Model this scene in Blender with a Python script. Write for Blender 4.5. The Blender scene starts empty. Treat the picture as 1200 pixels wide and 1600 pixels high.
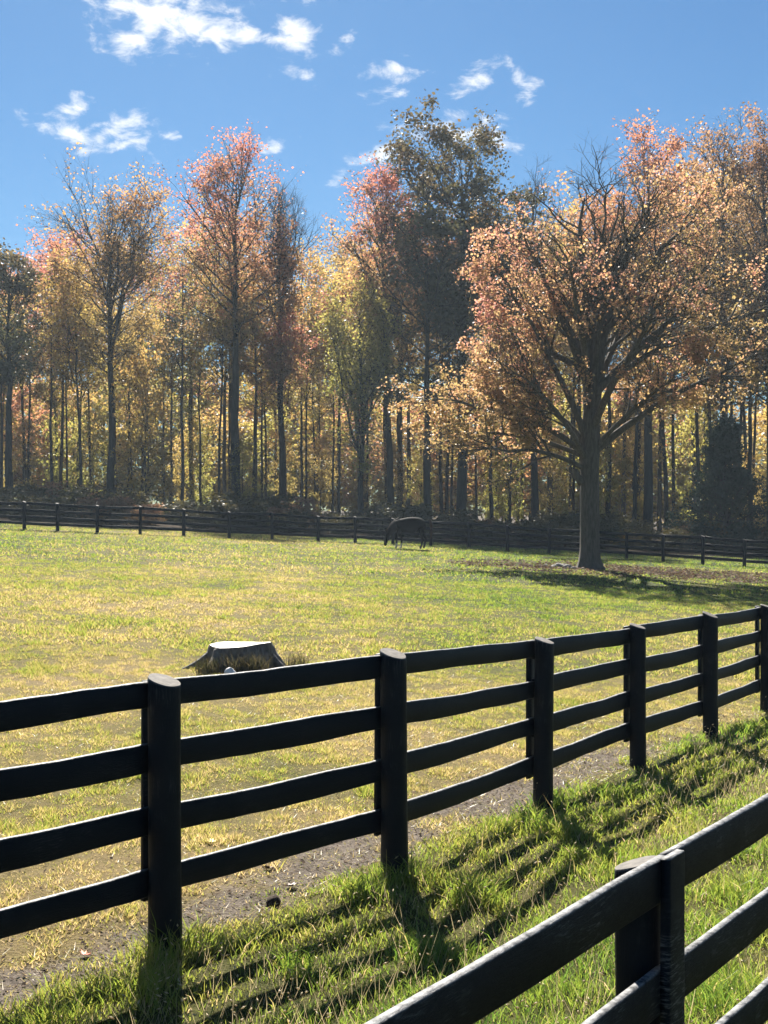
import bpy, math, random
import numpy as np
from math import radians as R

# ------------------------------------------------------------------ camera, sky, sun, exposure
S = bpy.context.scene
COL = S.collection
F = 2100.0                      # focal length in pixels of the 1200 x 1600 photograph
EYE = 2.42
SUN_EL, SUN_AZ = R(39), R(-9)   # sun ahead of the camera, a little to the left
cam = bpy.data.cameras.new('camera')
cam.sensor_fit = 'VERTICAL'; cam.sensor_height = 24.0; cam.lens = 24.0 * F / 1600.0
cam.clip_start = 0.05; cam.clip_end = 9000
co = bpy.data.objects.new('camera', cam); COL.objects.link(co)
co.location = (0, 0, EYE); co.rotation_euler = (R(90), 0, 0)
S.camera = co
S.view_settings.view_transform = 'Standard'; S.view_settings.look = 'None'
S.view_settings.exposure = 1.72; S.view_settings.gamma = 1.0
S.view_settings.use_curve_mapping = False
S.cycles.max_bounces = 5; S.cycles.diffuse_bounces = 2; S.cycles.transmission_bounces = 5; S.cycles.glossy_bounces = 2
S.cycles.volume_bounces = 0
S.cycles.sample_clamp_indirect = 6.0
S.cycles.use_denoising = True

W = bpy.data.worlds.new('World'); S.world = W; W.use_nodes = True


def build_world():
    nt = W.node_tree; N = nt.nodes; L = nt.links
    N.clear()
    out = N.new('ShaderNodeOutputWorld'); bg = N.new('ShaderNodeBackground')
    L.new(bg.outputs[0], out.inputs[0]); bg.inputs[1].default_value = 0.05
    sky = N.new('ShaderNodeTexSky'); sky.sky_type = 'NISHITA'; sky.sun_disc = False
    sky.sun_elevation = SUN_EL; sky.sun_rotation = SUN_AZ
    sky.altitude = 200; sky.air_density = 1.0; sky.dust_density = 0.25; sky.ozone_density = 3.0
    tc = N.new('ShaderNodeTexCoord'); sep = N.new('ShaderNodeSeparateXYZ'); L.new(tc.outputs['Generated'], sep.inputs[0])

    def m(op, a, b=None, clamp=False):
        n = N.new('ShaderNodeMath'); n.operation = op; n.use_clamp = clamp
        for i, v in enumerate((a, b)):
            if v is None: continue
            if isinstance(v, (int, float)): n.inputs[i].default_value = v
            else: L.new(v, n.inputs[i])
        return n.outputs[0]
    az = m('ARCTAN2', sep.outputs[0], sep.outputs[1]); el = m('ARCSINE', sep.outputs[2])
    ae = N.new('ShaderNodeCombineXYZ'); L.new(az, ae.inputs[0]); L.new(el, ae.inputs[1])
    nz = N.new('ShaderNodeTexNoise'); nz.inputs['Scale'].default_value = 48; nz.inputs['Detail'].default_value = 9
    nz.inputs['Roughness'].default_value = 0.62; nz.inputs['Distortion'].default_value = 0.35
    st_ = N.new('ShaderNodeVectorMath'); st_.operation = 'MULTIPLY'; L.new(ae.outputs[0], st_.inputs[0]); st_.inputs[1].default_value = (.8, 1.5, 1); L.new(st_.outputs[0], nz.inputs['Vector'])
    wz = N.new('ShaderNodeTexNoise'); wz.inputs['Scale'].default_value = 22; wz.inputs['Detail'].default_value = 3
    L.new(ae.outputs[0], wz.inputs['Vector'])
    off = N.new('ShaderNodeVectorMath'); off.operation = 'MULTIPLY_ADD'
    L.new(wz.outputs['Color'], off.inputs[0]); off.inputs[1].default_value = (0.03, 0.022, 0); L.new(ae.outputs[0], off.inputs[2])
    off2 = N.new('ShaderNodeVectorMath'); off2.operation = 'ADD'; L.new(off.outputs[0], off2.inputs[0]); off2.inputs[1].default_value = (-0.015, -0.011, 0)
    # drifting cumulus scraps: (x, y) on the photograph turned into azimuth / elevation, half sizes, tilt, weight
    blobs = [(262, 22, 125, 58, 8, 1.25), (215, 50, 70, 40, 0, 1.1), (340, 40, 70, 40, -10, .95), (390, 58, 60, 26, 10, .95), (452, 48, 50, 30, -40, .95), (425, 66, 70, 22, 0, .95), (490, 80, 50, 15, 8, .85),
             (620, 112, 55, 20, 12, .78), (480, 122, 50, 20, 0, .55), (735, 124, 58, 22, -28, .85), (797, 103, 28, 14, 40, .78),
             (826, 140, 22, 22, 0, .72), (606, 146, 34, 14, 0, .6), (545, 66, 22, 18, 0, .55),
             (105, 205, 58, 22, 18, .95), (160, 205, 52, 20, -12, .95), (208, 190, 45, 22, -12, .95), (118, 170, 36, 20, -20, .75),
             (200, 226, 52, 22, 10, .75), (255, 212, 22, 12, 0, .6), (432, 228, 32, 18, -15, .8), (590, 236, 48, 28, -25, .9),
             (537, 280, 26, 18, 0, .75), (690, 205, 60, 30, 5, .9), (770, 215, 60, 30, 5, .9), (-300, 60, 200, 60, 10, 1.0), (1500, 120, 220, 50, -8, .9)]
    acc = None
    for px, py, hw, hh, rot, wt in blobs:
        u, v = (px - 600) / F, (800 - py) / F
        a0 = math.atan(u); e0 = math.atan(v / math.hypot(1, u))
        mp = N.new('ShaderNodeMapping'); mp.vector_type = 'TEXTURE'
        mp.inputs['Location'].default_value = (a0, e0, 0); mp.inputs['Rotation'].default_value = (0, 0, R(-rot))
        mp.inputs['Scale'].default_value = (hw * 1.35 / F, hh * 1.35 / F, 1)
        L.new(off2.outputs[0], mp.inputs['Vector'])
        ln = N.new('ShaderNodeVectorMath'); ln.operation = 'LENGTH'; L.new(mp.outputs[0], ln.inputs[0])
        k = m('SUBTRACT', 1.0, ln.outputs['Value'], True)
        k = m('MULTIPLY', k, wt)
        acc = k if acc is None else m('MAXIMUM', acc, k)
    d = m('MULTIPLY', m('SUBTRACT', nz.outputs['Fac'], 0.60), 4.2)
    d = m('ADD', d, m('MULTIPLY', acc, 1.45))
    gate = m('MULTIPLY', acc, 9.0, True)
    d = m('MULTIPLY', m('MULTIPLY', d, gate), 1.0)
    ss = N.new('ShaderNodeMapRange'); ss.interpolation_type = 'SMOOTHSTEP'; L.new(d, ss.inputs[0]); ss.inputs[1].default_value = 0.0; ss.inputs[2].default_value = 1.25
    hs = N.new('ShaderNodeHueSaturation'); hs.inputs['Saturation'].default_value = 1.22; hs.inputs['Value'].default_value = 0.51
    L.new(sky.outputs[0], hs.inputs['Color'])
    tn = N.new('ShaderNodeMix'); tn.data_type = 'RGBA'; tn.blend_type = 'MULTIPLY'; tn.inputs[0].default_value = 1.0; tn.inputs[7].default_value = (.66, .93, 1.06, 1)
    L.new(hs.outputs[0], tn.inputs[6])
    mx = N.new('ShaderNodeMix'); mx.data_type = 'RGBA'; L.new(ss.outputs[0], mx.inputs[0])
    L.new(tn.outputs[2], mx.inputs[6]); mx.inputs[7].default_value = (6.8, 6.9, 7.0, 1)
    L.new(mx.outputs[2], bg.inputs[0])


build_world()
sl = bpy.data.lights.new('sun', 'SUN'); sl.energy = 5.0; sl.angle = R(0.53); sl.color = (1.0, 0.94, 0.84)
so = bpy.data.objects.new('sun', sl); COL.objects.link(so)
so.location = (-5, 60, 60); so.rotation_euler = (R(90) - SUN_EL, 0, R(180) - SUN_AZ)
# (the lamp shines along its local -Z: from azimuth SUN_AZ ahead of the camera, downwards towards it)

# ------------------------------------------------------------------ helpers
RNG = np.random.default_rng(7)
_tab = np.random.default_rng(3).random((256, 256))


def vnoise(x, y, s=0):
    x = np.asarray(x, float) + s * 17.3; y = np.asarray(y, float) + s * 7.7
    xi = np.floor(x).astype(int); yi = np.floor(y).astype(int); fx = x - xi; fy = y - yi
    fx = fx * fx * (3 - 2 * fx); fy = fy * fy * (3 - 2 * fy)
    g = lambda a, b: _tab[a % 256, b % 256]
    return (g(xi, yi) * (1 - fx) + g(xi + 1, yi) * fx) * (1 - fy) + (g(xi, yi + 1) * (1 - fx) + g(xi + 1, yi + 1) * fx) * fy


def fbm(x, y, s=0, o=4):
    t = 0; a = 0.5; n = 0
    for i in range(o):
        t = t + a * vnoise(x * 2 ** i, y * 2 ** i, s + i); n += a; a *= 0.5
    return t / n


def sstep(a, b, x): t = np.clip((x - a) / (b - a), 0, 1); return t * t * (3 - 2 * t)


def G(x, y):                     # the lie of the land: falls to the right, rises a little away from the camera
    x = np.asarray(x, float); y = np.asarray(y, float)
    yy = np.where(y > 100, 100 + 40 * np.tanh((y - 100) / 40), np.where(y < -30, -30 + 20 * np.tanh((y + 30) / 20), y))
    xx = 60 * np.tanh(x / 60)
    g = -0.052 * xx + 0.009 * yy
    b = (fbm(x / 3.1, y / 3.1, 5, 3) - 0.5) * 0.10 + (fbm(x / 0.7, y / 0.7, 9, 2) - 0.5) * 0.035
    return g + b * sstep(400, 100, np.hypot(x, y))


def at(px, py):                  # ground point under a pixel of the photograph
    u = (px - 600) / F; v = (py - 800) / F; lo, hi = 1.5, 400.0
    ds = np.linspace(1.5, 200, 8000); h = EYE - v * ds - G(u * ds, ds)
    i = int(np.argmax(h < 0)) if (h < 0).any() else len(ds) - 1
    d = ds[i]
    return np.array([u * d, d, float(G(u * d, d))])


def on(px, d): u = (px - 600) / F; return np.array([u * d, d, float(G(u * d, d))])


def mesh(name, V, T, mats, attrs=None, mi=None, smooth=False):
    """V (n,3), T: (m,3)/(m,4) array or list of such arrays"""
    me = bpy.data.meshes.new(name)
    Ts = T if isinstance(T, list) else [T]
    Ts = [np.asarray(t, np.int32) for t in Ts if len(t)]
    V = np.asarray(V, np.float32)
    me.vertices.add(len(V)); me.vertices.foreach_set('co', V.ravel())
    nl = sum(t.size for t in Ts); npoly = sum(len(t) for t in Ts)
    me.loops.add(nl); me.polygons.add(npoly)
    me.loops.foreach_set('vertex_index', np.concatenate([t.ravel() for t in Ts]))
    cnt = np.concatenate([np.full(len(t), t.shape[1], np.int32) for t in Ts])
    st = np.concatenate([[0], np.cumsum(cnt)[:-1]]).astype(np.int32)
    me.polygons.foreach_set('loop_start', st)
    if mi is not None: me.polygons.foreach_set('material_index', np.asarray(mi, np.int32))
    if smooth: me.polygons.foreach_set('use_smooth', np.ones(npoly, bool))
    for m_ in (mats if isinstance(mats, (list, tuple)) else [mats]): me.materials.append(m_)
    for k, a in (attrs or {}).items():
        at_ = me.attributes.new(k, 'FLOAT', 'POINT'); at_.data.foreach_set('value', np.asarray(a, np.float32))
    me.update(calc_edges=True)
    return me


def obj(name, me, parent=None, loc=(0, 0, 0), rot=(0, 0, 0), scale=(1, 1, 1)):
    o = bpy.data.objects.new(name, me); COL.objects.link(o)
    o.location = tuple(float(c) for c in loc); o.rotation_euler = rot; o.scale = scale
    if parent is not None: o.parent = parent
    return o


def tag(o, label=None, cat=None, group=None, kind=None):
    if label: o['label'] = label
    if cat: o['category'] = cat
    if group: o['group'] = group
    if kind: o['kind'] = kind
    return o


def thing(name, label, cat, loc, rz=0.0, group=None, scale=(1, 1, 1)):
    return tag(obj(name, None, None, loc, (0, 0, rz), scale), label, cat, group)


def dup(root, loc, rz, scale, label, cat, group, crown_mat=None):
    r = root.copy(); COL.objects.link(r); r.location = tuple(float(c) for c in loc); r.rotation_euler = (0, 0, rz); r.scale = scale
    tag(r, label, cat, group)
    for ch in root.children:
        c = ch.copy(); COL.objects.link(c); c.parent = r
        if crown_mat is not None and c.name.split('.')[0] == 'crown': set_mat(c, crown_mat)
    return r


def set_mat(o, m):
    o.material_slots[0].link = 'OBJECT'; o.material_slots[0].material = m


# ------------------------------------------------------------------ materials
class NT:
    def __init__(s, name):
        s.m = bpy.data.materials.new(name); s.m.use_nodes = True; s.t = s.m.node_tree; s.t.nodes.clear()
        s.out = s.n('ShaderNodeOutputMaterial')

    def n(s, ty, **kw):
        x = s.t.nodes.new(ty)
        for k, v in kw.items(): setattr(x, k, v)
        return x

    def l(s, a, b): s.t.links.new(a, b)

    def noise(s, scale, detail=4, rough=.55, vec=None, dist=0):
        x = s.n('ShaderNodeTexNoise'); x.inputs['Scale'].default_value = scale; x.inputs['Detail'].default_value = detail
        x.inputs['Roughness'].default_value = rough; x.inputs['Distortion'].default_value = dist
        if vec is not None: s.l(vec, x.inputs['Vector'])
        return x.outputs['Fac']

    def ramp(s, fac, stops):
        x = s.n('ShaderNodeValToRGB'); e = x.color_ramp.elements
        while len(e) < len(stops): e.new(0.5)
        for i, (p, c) in enumerate(stops): e[i].position = p; e[i].color = (*c, 1)
        s.l(fac, x.inputs[0]); return x.outputs[0]

    def mix(s, f, a, b, bt='MIX'):
        x = s.n('ShaderNodeMix', data_type='RGBA', blend_type=bt)
        for i, v in ((0, f), (6, a), (7, b)):
            if isinstance(v, (int, float)): x.inputs[i].default_value = v
            elif isinstance(v, tuple): x.inputs[i].default_value = (*v, 1)
            else: s.l(v, x.inputs[i])
        return x.outputs[2]

    def math(s, op, a, b=0.0, clamp=False):
        x = s.n('ShaderNodeMath', operation=op, use_clamp=clamp)
        for i, v in ((0, a), (1, b)):
            if isinstance(v, (int, float)): x.inputs[i].default_value = v
            else: s.l(v, x.inputs[i])
        return x.outputs[0]

    def attr(s, name): x = s.n('ShaderNodeAttribute', attribute_name=name); return x.outputs['Fac']

    def pos(s): return s.n('ShaderNodeNewGeometry').outputs['Position']

    def coord(s, sc=(1, 1, 1)):
        t = s.n('ShaderNodeTexCoord'); mp = s.n('ShaderNodeMapping'); mp.inputs['Scale'].default_value = sc
        s.l(t.outputs['Object'], mp.inputs[0]); return mp.outputs[0]

    def bump(s, h, st, dist=.01):
        x = s.n('ShaderNodeBump'); x.inputs['Strength'].default_value = st; x.inputs['Distance'].default_value = dist; s.l(h, x.inputs['Height']); return x.outputs[0]

    def pbr(s, col, rough=.7, bump=None, spec=.4):
        b = s.n('ShaderNodeBsdfPrincipled'); b.inputs['Specular IOR Level'].default_value = spec
        if isinstance(col, tuple): b.inputs['Base Color'].default_value = (*col, 1)
        else: s.l(col, b.inputs['Base Color'])
        if isinstance(rough, (int, float)): b.inputs['Roughness'].default_value = rough
        else: s.l(rough, b.inputs['Roughness'])
        if bump is not None: s.l(bump, b.inputs['Normal'])
        s.l(b.outputs[0], s.out.inputs[0]); return s.m


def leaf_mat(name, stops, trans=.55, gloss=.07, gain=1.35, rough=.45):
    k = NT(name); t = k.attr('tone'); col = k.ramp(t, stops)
    df = k.n('ShaderNodeBsdfDiffuse'); tr = k.n('ShaderNodeBsdfTranslucent'); gl = k.n('ShaderNodeBsdfGlossy'); gl.inputs['Roughness'].default_value = rough
    k.l(col, df.inputs[0])
    tc = k.mix(1.0, col, (gain, gain, gain), 'MULTIPLY'); k.l(tc, tr.inputs[0])
    m1 = k.n('ShaderNodeMixShader'); m1.inputs[0].default_value = trans; k.l(df.outputs[0], m1.inputs[1]); k.l(tr.outputs[0], m1.inputs[2])
    m2 = k.n('ShaderNodeMixShader'); m2.inputs[0].default_value = gloss; k.l(m1.outputs[0], m2.inputs[1]); k.l(gl.outputs[0], m2.inputs[2])
    k.l(m2.outputs[0], k.out.inputs[0]); return k.m


def bark_mat(name, a, b, sc=1.0):
    k = NT(name); v = k.coord((3 * sc, 3 * sc, .6 * sc)); n1 = k.noise(3.0, 6, .65, v); n2 = k.noise(.6, 3, .5, k.coord((1, 1, 1)))
    c = k.ramp(n1, [(.3, a), (.72, b)]); c = k.mix(k.math('MULTIPLY', n2, .5), c, (.07, .075, .05))
    return k.pbr(c, .9, k.bump(n1, .9, .05), .2)


def paint_mat(name, worn, grain=(2.2, 2.2, 20)):
    k = NT(name); v = k.coord((1, 1, 1)); tco = k.pos()
    g = k.n('ShaderNodeTexNoise'); g.inputs['Scale'].default_value = 9; g.inputs['Detail'].default_value = 7; g.inputs['Roughness'].default_value = .7
    mp = k.n('ShaderNodeMapping'); mp.inputs['Scale'].default_value = grain; k.l(v, mp.inputs[0]); k.l(mp.outputs[0], g.inputs['Vector'])
    big = k.noise(2.6, 5, .6, v, .4)
    wear_glare = k.math('MULTIPLY', k.math('MULTIPLY', k.math('SUBTRACT', g.outputs['Fac'], .50), 5.0, True), k.math('MULTIPLY', k.math('SUBTRACT', big, .58 - worn * .13), 4.0, True))
    wear_glare = k.math('MULTIPLY', wear_glare, worn)
    # upward faces paler: worn paint, with sun glare put into the colour
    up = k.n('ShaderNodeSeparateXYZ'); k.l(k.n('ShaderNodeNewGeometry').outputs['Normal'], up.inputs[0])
    top_wear_glare = k.math('MULTIPLY', k.math('MULTIPLY', k.math('SUBTRACT', up.outputs[2], .35), 2.2, True), k.math('MULTIPLY', k.math('SUBTRACT', k.noise(24, 5, .7, v), .34), 4.0, True))
    wear_glare = k.math('MAXIMUM', wear_glare, k.math('MULTIPLY', top_wear_glare, .85))
    c = k.mix(wear_glare, (.0025, .0055, .0115), (.30, .30, .30))
    r = k.math('ADD', k.math('MULTIPLY', g.outputs['Fac'], .3), .36)
    return k.pbr(c, r, k.bump(g.outputs['Fac'], .6, .008), .12)


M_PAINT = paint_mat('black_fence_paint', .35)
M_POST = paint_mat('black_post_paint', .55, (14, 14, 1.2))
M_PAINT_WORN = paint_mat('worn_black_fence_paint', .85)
kk = NT('post_end_grain'); nn = kk.noise(30, 5, .6, kk.coord()); M_END = kk.pbr(kk.ramp(nn, [(.3, (.05, .045, .04)), (.75, (.16, .14, .12))]), .8, kk.bump(nn, .5, .01), .3)
M_BARK = bark_mat('maple_bark', (.05, .042, .036), (.17, .145, .125), 1.6)
M_BARK_DARK = bark_mat('forest_bark', (.022, .019, .017), (.075, .064, .055))

# ground: turf colour, dry patches and bare soil follow attributes that belong to the land
def ground_mat():
    k = NT('pasture_ground'); p = k.pos()
    n1 = k.noise(5.0, 8, .7, p); n2 = k.noise(.35, 4, .55, p); n3 = k.noise(38, 5, .7, p)
    dry = k.math('ADD', k.attr('dry'), k.math('MULTIPLY', k.math('SUBTRACT', n1, .5), .9), True)
    c = k.ramp(dry, [(.0, (.04, .055, .012)), (.4, (.105, .098, .026)), (.75, (.19, .15, .058)), (1., (.24, .18, .085))])
    soil = k.ramp(k.math('ADD', k.math('MULTIPLY', n3, .6), k.math('MULTIPLY', n1, .4)), [(.32, (.05, .041, .033)), (.5, (.165, .135, .108)), (.7, (.34, .285, .235))])
    f = k.math('ADD', k.attr('dirt'), k.math('MULTIPLY', k.math('SUBTRACT', n1, .5), 1.0), True)
    f = k.math('MULTIPLY', k.math('SUBTRACT', f, .25), 2.2, True)
    c = k.mix(f, c, soil)
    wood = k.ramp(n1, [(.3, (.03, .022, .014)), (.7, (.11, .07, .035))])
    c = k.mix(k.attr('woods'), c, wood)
    h = k.math('ADD', n3, k.math('MULTIPLY', n1, 1.5))
    return k.pbr(c, .95, k.bump(h, 1.0, .05), .1)


M_GROUND = ground_mat()
GR = [(.0, (.022, .045, .010)), (.18, (.078, .155, .02)), (.42, (.20, .26, .034)), (.62, (.265, .255, .048)), (.8, (.39, .30, .11)), (1., (.48, .36, .19))]
M_GRASS = leaf_mat('grass_blade', GR, .55, .05, 1.5, .4)
M_WEED = leaf_mat('dry_weed', [(0, (.025, .03, .012)), (.5, (.075, .065, .03)), (1, (.17, .13, .07))], .4, .03, 1.2)
M_SEED = leaf_mat('grass_seed_head', [(0, (.42, .33, .18)), (1, (.62, .54, .38))], .5, .05, 1.2)
M_LITTER = leaf_mat('fallen_leaf_litter', [(0, (.04, .025, .016)), (.5, (.11, .07, .042)), (.85, (.19, .125, .08)), (1, (.27, .19, .12))], .3, .02, 1.0, .7)

# ------------------------------------------------------------------ fence layout (world metres)
P1 = [(258, 1490), (617, 1375), (848, 1262), (997, 1200), (1110, 1155), (1197, 1112)]


def plane_at(px, py):
    u = (px - 600) / F; d = EYE / ((py - 800) / F + 0.009 - 0.052 * u); return np.array([u * d, d])


A1 = [plane_at(*p) for p in P1]
A1 = [A1[0] + (A1[0] - A1[1]) * 2.15, A1[0] + (A1[0] - A1[1]) * 1.12] + A1
stp = (A1[-1] - A1[2]) / 5
A1 += [A1[-1] + stp, A1[-1] + 2 * stp, A1[-1] + 3 * stp]
F1o = A1[2]; F1d = (A1[7] - A1[2]); F1d = F1d / np.linalg.norm(F1d); F1n = np.array([-F1d[1], F1d[0]])   # normal towards the pasture


def fcoord(x, y):
    dx = x - F1o[0]; dy = y - F1o[1]
    return dx * F1d[0] + dy * F1d[1], dx * F1n[0] + dy * F1n[1]       # along, towards the pasture


B2 = np.array([0.885, 4.10]); F2d = np.array([.547, .837]); F2d /= np.linalg.norm(F2d); F2n = np.array([-F2d[1], F2d[0]])


def dirt(x, y):
    t, s = fcoord(x, y)
    w = .50 - .28 * sstep(3, 9, t) + (fbm(x / .8, y / .8, 21) - .5) * 1.3
    a = sstep(-.10, .12, s + (fbm(x / .3, y / .3, 4, 2) - .5) * .3) * sstep(w + .6, w - .25, s)
    a = a * (1 - .55 * sstep(5.5, 10, t)) * sstep(20, 13, t) * np.clip(.30 + 2.2 * (fbm(x / .45, y / .45, 23, 3) - .3) + .4 * sstep(.6, .2, s), 0, 1)
    k = at_tree
    rr = np.hypot((x - k[0] - 1.8) / 7.0, (y - k[1] + .5) / 5.0)
    return np.maximum(a, .30 * sstep(1.0, .35, rr + (fbm(x / 1.3, y / 1.3, 31) - .5) * .6))


def dry(x, y):
    t, s = fcoord(x, y)
    n = fbm(x / 6.0, y / 9.0, 2); n2 = fbm(x / 1.3, y / 1.6, 14, 3)
    d = .46 + (n - .5) * .95 + (n2 - .5) * .75
    d = d + .10 + .26 * sstep(34, 9, y) - .32 * sstep(22, 42, y) - .16 * sstep(-3, 6, x) + .14 * sstep(2, -8, x) + .10 * sstep(2.5, .8, s)
    lane = .34 + (n2 - .5) * .7
    return np.clip(np.where(s < 0, lane, d), 0, 1)


at_tree = np.array([on(921, 55.5)[0], 55.5])

# ------------------------------------------------------------------ ground
def grid_axis(segs):
    a = []
    for lo, hi, st in segs: a.append(np.arange(lo, hi, st))
    return np.concatenate(a)


gx = np.concatenate([-np.geomspace(3500, 32, 22), np.arange(-30, -8, 1.0), np.arange(-8, 10, .14), np.arange(10, 30, 1.0), np.geomspace(32, 3500, 22)])
gy = np.concatenate([-np.geomspace(400, 6, 8), np.arange(-4, 2, .5), np.arange(2, 22, .14), np.arange(22, 80, .8), np.arange(80, 180, 4), np.geomspace(185, 4500, 22)])
XX, YY = np.meshgrid(gx, gy); ZZ = G(XX, YY)
nx, ny = len(gx), len(gy)
idx = np.arange(nx * ny).reshape(ny, nx)
Q = np.stack([idx[:-1, :-1], idx[:-1, 1:], idx[1:, 1:], idx[1:, :-1]], -1).reshape(-1, 4)
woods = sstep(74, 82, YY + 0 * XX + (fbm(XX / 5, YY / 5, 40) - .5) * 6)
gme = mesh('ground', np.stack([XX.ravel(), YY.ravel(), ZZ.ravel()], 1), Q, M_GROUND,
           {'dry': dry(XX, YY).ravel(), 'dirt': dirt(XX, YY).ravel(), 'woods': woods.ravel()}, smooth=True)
tag(obj('ground', gme), kind='structure')


# ------------------------------------------------------------------ grass
def blades(P, h, w, tone, lean=.5, seg=2, rng=RNG):
    n = len(P); a = rng.random(n) * 2 * np.pi; b = rng.random(n) * 2 * np.pi
    side = np.stack([np.cos(a), np.sin(a), 0 * a], 1) * (w / 2)[:, None]
    ld = np.stack([np.cos(b), np.sin(b), 0 * b], 1) * (h * lean * (.2 + rng.random(n)))[:, None]
    up = np.zeros((n, 3)); up[:, 2] = h
    base = P.copy(); base[:, 2] -= .01
    if seg == 1:
        V = np.stack([base - side, base + side, base + up + ld], 1).reshape(-1, 3)
        T = np.arange(n * 3).reshape(-1, 3); return V, T, np.repeat(tone, 3)
    mid = base + up * .6 + ld * .35; tip = base + up * .96 + ld
    V = np.stack([base - side, base + side, mid - side * .8, mid + side * .8, tip], 1).reshape(-1, 3)
    o = np.arange(n)[:, None] * 5
    T = np.concatenate([o + [0, 1, 3], o + [0, 3, 2], o + [2, 3, 4]])
    return V, T, np.repeat(tone, 5)


def scatter(n, ylo, yhi, margin, pw=1.0, rng=RNG):
    y = (ylo ** pw + rng.random(n) * (yhi ** pw - ylo ** pw)) ** (1 / pw)
    x = (rng.random(n) * 2 - 1) * (.295 * y + margin)
    return x, y


def grass_lane():
    x, y = scatter(860000, 2.4, 25, 1.6, 1.0)
    t, s = fcoord(x, y)
    s2 = (x - B2[0]) * F2n[0] + (y - B2[1]) * F2n[1]
    keep = (s < .12 + (fbm(x / .35, y / .35, 4, 2) - .5) * .35)
    cl = fbm(x / .35, y / .35, 51, 3); cl2 = fbm(x / 1.4, y / 1.4, 52, 2)
    keep &= RNG.random(len(x)) < np.clip(.35 + 1.1 * (cl - .3), .15, 1) * np.clip(9.0 / y, .3, 1.0) * np.where(s2 < 0, .7, 1)
    x, y, s, s2, cl, cl2 = (q[keep] for q in (x, y, s, s2, cl, cl2))
    n = len(x)
    h = .78 * (.03 + .14 * np.clip(cl - .28, 0, 1) ** 1.3 * 2.0 * (.2 + 1.4 * cl2) + .03 * RNG.random(n)) * (.6 + .8 * RNG.random(n))
    tall = RNG.random(n) < .03; h = np.where(tall, h * 1.5 + .03, h)
    h *= .5 + .5 * sstep(.1, -.35, s)
    dp = np.min([np.hypot(x - a[0], y - a[1]) for a in A1], 0); h *= 1 + .8 * sstep(.35, .1, dp)
    w = (.0034 + .0042 * RNG.random(n)) * np.clip(y / 7, 1, 2.0)
    tone = np.clip(.21 + .5 * (fbm(x / .8, y / .8, 61, 3) - .35) + .30 * RNG.random(n) ** 1.1 + .5 * (RNG.random(n) < .05) - .6 * (h - .1), 0, 1)
    V, T, c = blades(np.stack([x, y, G(x, y)], 1), h, w, tone, 1.0)
    tag(obj('grass', mesh('lane_grass', V, T, M_GRASS, {'tone': c})), 'lush green grass growing in the lane between the black fences', 'grass', kind='stuff')
    # foxtail seed heads
    x, y = scatter(16000, 4, 18, 1.0, 1.0); t, s = fcoord(x, y)
    k = (s < -.02) & (s > -3.0) & (RNG.random(len(x)) < .36 * np.clip(fbm(x / .7, y / .7, 77, 2) - .28, 0, 1) * 4)
    x, y = x[k], y[k]; n = len(x)
    h = .14 + .14 * RNG.random(n); b = RNG.random(n) * 6.28; ln = h * (.25 + .4 * RNG.random(n))
    base = np.stack([x, y, G(x, y)], 1); tip = base + np.stack([np.cos(b) * ln, np.sin(b) * ln, h], 1)
    sd = np.array([.0012, 0, 0])
    V1 = np.stack([base - sd, base + sd, tip], 1).reshape(-1, 3); T1 = np.arange(3 * n).reshape(-1, 3)
    ax = np.stack([np.cos(b) * .6, np.sin(b) * .6, .3 + 0 * b], 1); ax /= np.linalg.norm(ax, axis=1)[:, None]
    L_ = (.018 + .02 * RNG.random(n))[:, None]; r_ = (.0032 + .002 * RNG.random(n))[:, None]
    e1 = np.cross(ax, [0, 0, 1.]); e1 /= np.linalg.norm(e1, axis=1)[:, None]; e2 = np.cross(ax, e1)
    q = [tip, tip + ax * L_ * .45 + e1 * r_, tip + ax * L_ * .45 + e2 * r_, tip + ax * L_ * .45 - e1 * r_, tip + ax * L_ * .45 - e2 * r_, tip + ax * L_]
    V2 = np.stack(q, 1).reshape(-1, 3); o = np.arange(n)[:, None] * 6 + len(V1)
    T2 = np.concatenate([o + f for f in ([0, 2, 1], [0, 3, 2], [0, 4, 3], [0, 1, 4], [5, 1, 2], [5, 2, 3], [5, 3, 4], [5, 4, 1])])
    V = np.concatenate([V1, V2]); tn = np.concatenate([np.full(len(V1), .1), np.repeat(RNG.random(n), 6)])
    tag(obj('seed_heads', mesh('seed_heads', V, np.concatenate([T1, T2]), M_SEED, {'tone': tn})), 'pale nodding seed heads standing above the lane grass', 'seed heads', kind='stuff')


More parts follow.
